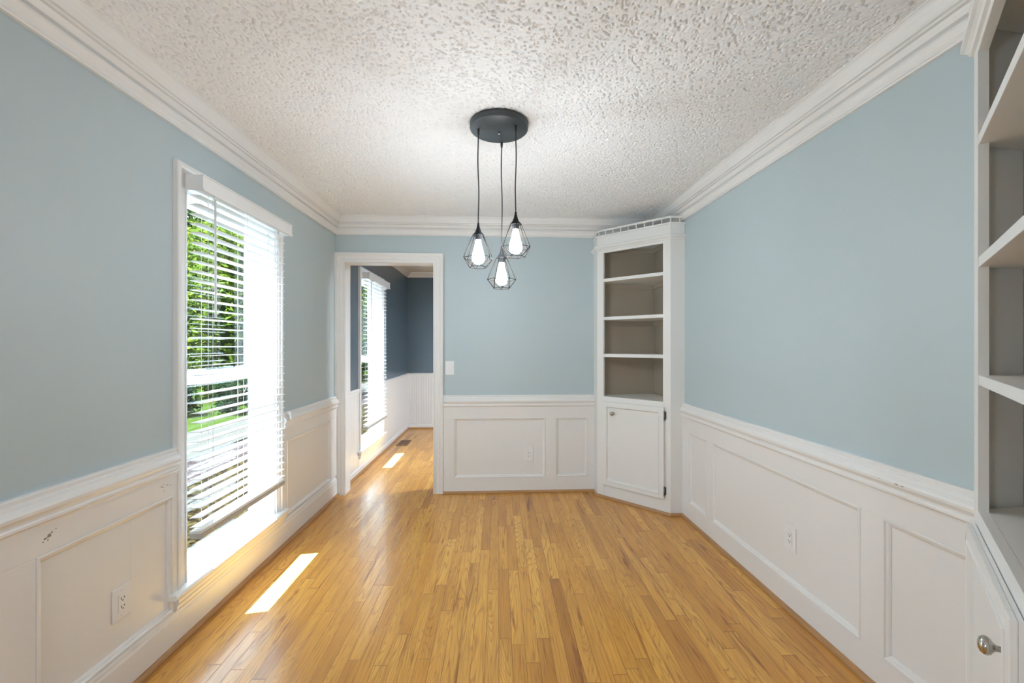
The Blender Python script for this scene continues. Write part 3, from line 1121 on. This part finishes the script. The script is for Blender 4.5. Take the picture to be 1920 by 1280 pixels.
fill_globe(-1.20, -0.45, 1.30, 'added fill light globe, unseen, left of the camera')
fill_globe(-0.45, -1.30, 1.30, 'added fill light globe, unseen, further behind the camera')
hall_fill_panel(1.5, 4.75, 0.4, 0.4, HALL_FILL, 'added unseen fill light panel in the dark blue room beyond the doorway')

# ------------------------------------------------------------------ garden outside the windows
GZ = -0.45


def ground(name, x0, x1, y0, y1, z, mat, label, cat, res=None):
    m = MB()
    m.box(FW, x0, x1, GZ - .3, z, y0, y1)
    return struct(m.build(name, mat), label, cat)


ground('ground', -3.9, -1.58, -3, 30, GZ, M['mulch'], 'brown leaf mulch bed below the window', 'ground')
ground('ground', -4.7, -3.9, -3, 30, GZ + .01, M['stones'], 'pinkish gravel strip beside the garden path', 'ground')
ground('path', -6.15, -4.7, -3, 40, GZ + .03, M['concrete'], 'pale concrete path across the garden', 'path')
ground('lawn', -60, -6.15, -10, 60, GZ + .02, M['lawn'], 'green lawn behind the path', 'lawn')


def leaves(cen, rad, n, size, seed, name, mat, parent):
    """n separate leaves through an ellipsoid crown made of smaller clumps"""
    rg = np.random.default_rng(seed)
    k = max(8, n // 160)
    cl = rg.normal(size=(k, 3))
    cl /= np.linalg.norm(cl, axis=1)[:, None]
    cl *= rg.uniform(.45, 1.0, (k, 1)) ** .6
    idx = rg.integers(0, k, n)
    p = cl[idx] + rg.normal(size=(n, 3)) * .17
    p = np.array(cen) + p * np.array(rad)
    d1 = rg.normal(size=(n, 3)); d1 /= np.linalg.norm(d1, axis=1)[:, None]
    d2 = rg.normal(size=(n, 3)); d2 -= d1 * np.sum(d1 * d2, 1)[:, None]; d2 /= np.linalg.norm(d2, axis=1)[:, None]
    s = size * rg.uniform(.6, 1.25, (n, 1))
    up = np.cross(d1, d2) * s * .12
    v = np.stack([p - d1 * s, p + d2 * s * .42 + up, p + d1 * s, p - d2 * s * .42 + up], 1).reshape(-1, 3)
    off = np.array(parent.location)
    v = v - off
    me = bpy.data.meshes.new(name)
    me.from_pydata(v.tolist(), [], [(4 * i, 4 * i + 1, 4 * i + 2, 4 * i + 3) for i in range(n)])
    me.materials.append(mat)
    o = bpy.data.objects.new(name, me)
    COL.objects.link(o)
    o.parent = parent
    return o


def tree(x, y, h, rx, rz, n, size, seed, mat, label, group, trunk_r=.11):
    o = thing('garden_tree', (x, y, GZ), label, 'tree', group)
    rg = random.Random(seed)
    t = MB()
    t.tube([(x, y, GZ), (x + .05, y, GZ + h * .25), (x - .04, y + .05, GZ + h * .5), (x + .03, y, GZ + h * .85)], [trunk_r, trunk_r * .85, trunk_r * .6, trunk_r * .2], 9)
    for k in range(9):
        a = rg.uniform(0, 6.28)
        z = GZ + h * rg.uniform(.25, .7)
        L_ = rx * rg.uniform(.5, .9)
        t.tube([(x, y, z), (x + math.cos(a) * L_ * .5, y + math.sin(a) * L_ * .5, z + L_ * .3), (x + math.cos(a) * L_, y + math.sin(a) * L_, z + L_ * .45)], [trunk_r * .4, trunk_r * .25, trunk_r * .08], 6)
    t.build('trunk', M['bark'], o)
    leaves((x, y, GZ + h - rz), (rx, rx, rz), n, size, seed, 'foliage', mat, o)
    return o


def shrub(x, y, r, h, n, seed, mat, label, group):
    o = thing('garden_shrub', (x, y, GZ), label, 'shrub', group)
    t = MB()
    rg = random.Random(seed)
    for k in range(7):
        a = rg.uniform(0, 6.28)
        t.tube([(x, y, GZ), (x + .5 * r * math.cos(a), y + .5 * r * math.sin(a), GZ + h * .7)], [.03, .012], 6)
    t.build('stem', M['bark'], o)
    leaves((x, y, GZ + h * .5), (r, r, h * .5), n, .06, seed, 'foliage', mat, o)
    return o


TR = [(-8.6, 15.0, 5.6, 2.1, 2.75, 15000, .13, 1, 'leaf'), (-12.0, 19.4, 6.8, 2.3, 3.3, 14000, .15, 2, 'leaf'),
      (-17.5, 25.5, 9.5, 3.2, 4.6, 15000, .19, 3, 'leafdark'), (-7.4, 22.4, 6.6, 2.3, 3.2, 13000, .14, 4, 'leaf'), (-10.0, 31.5, 9.0, 3.0, 4.4, 12000, .18, 5, 'leafdark')]
for i, a in enumerate(TR):
    tree(*a[:8], M[a[8]], ('sunlit yellow green tree standing closest behind the lawn', 'light green tree just right of the closest tree',
                           'tall dark green tree rising behind the light green ones', 'dark tree straight out from the far window', 'dark tree furthest along outside the far window')[i], 'garden trees')
SH = [(-9.2, 10.3, .55, 1.0), (-8.0, 10.9, .55, 1.05), (-6.8, 11.5, .55, 0.95), (-5.6, 12.1, .5, 0.9)]
for i, (x, y, r, h) in enumerate(SH):
    shrub(x, y, r, h, 2600, 40 + i, M['leafdark'], ('dark shrub at the lawn edge, nearest of the row', 'dark shrub second along the lawn edge', 'dark shrub third along the lawn edge', 'dark shrub furthest along the lawn edge')[i], 'shrubs at the lawn edge')
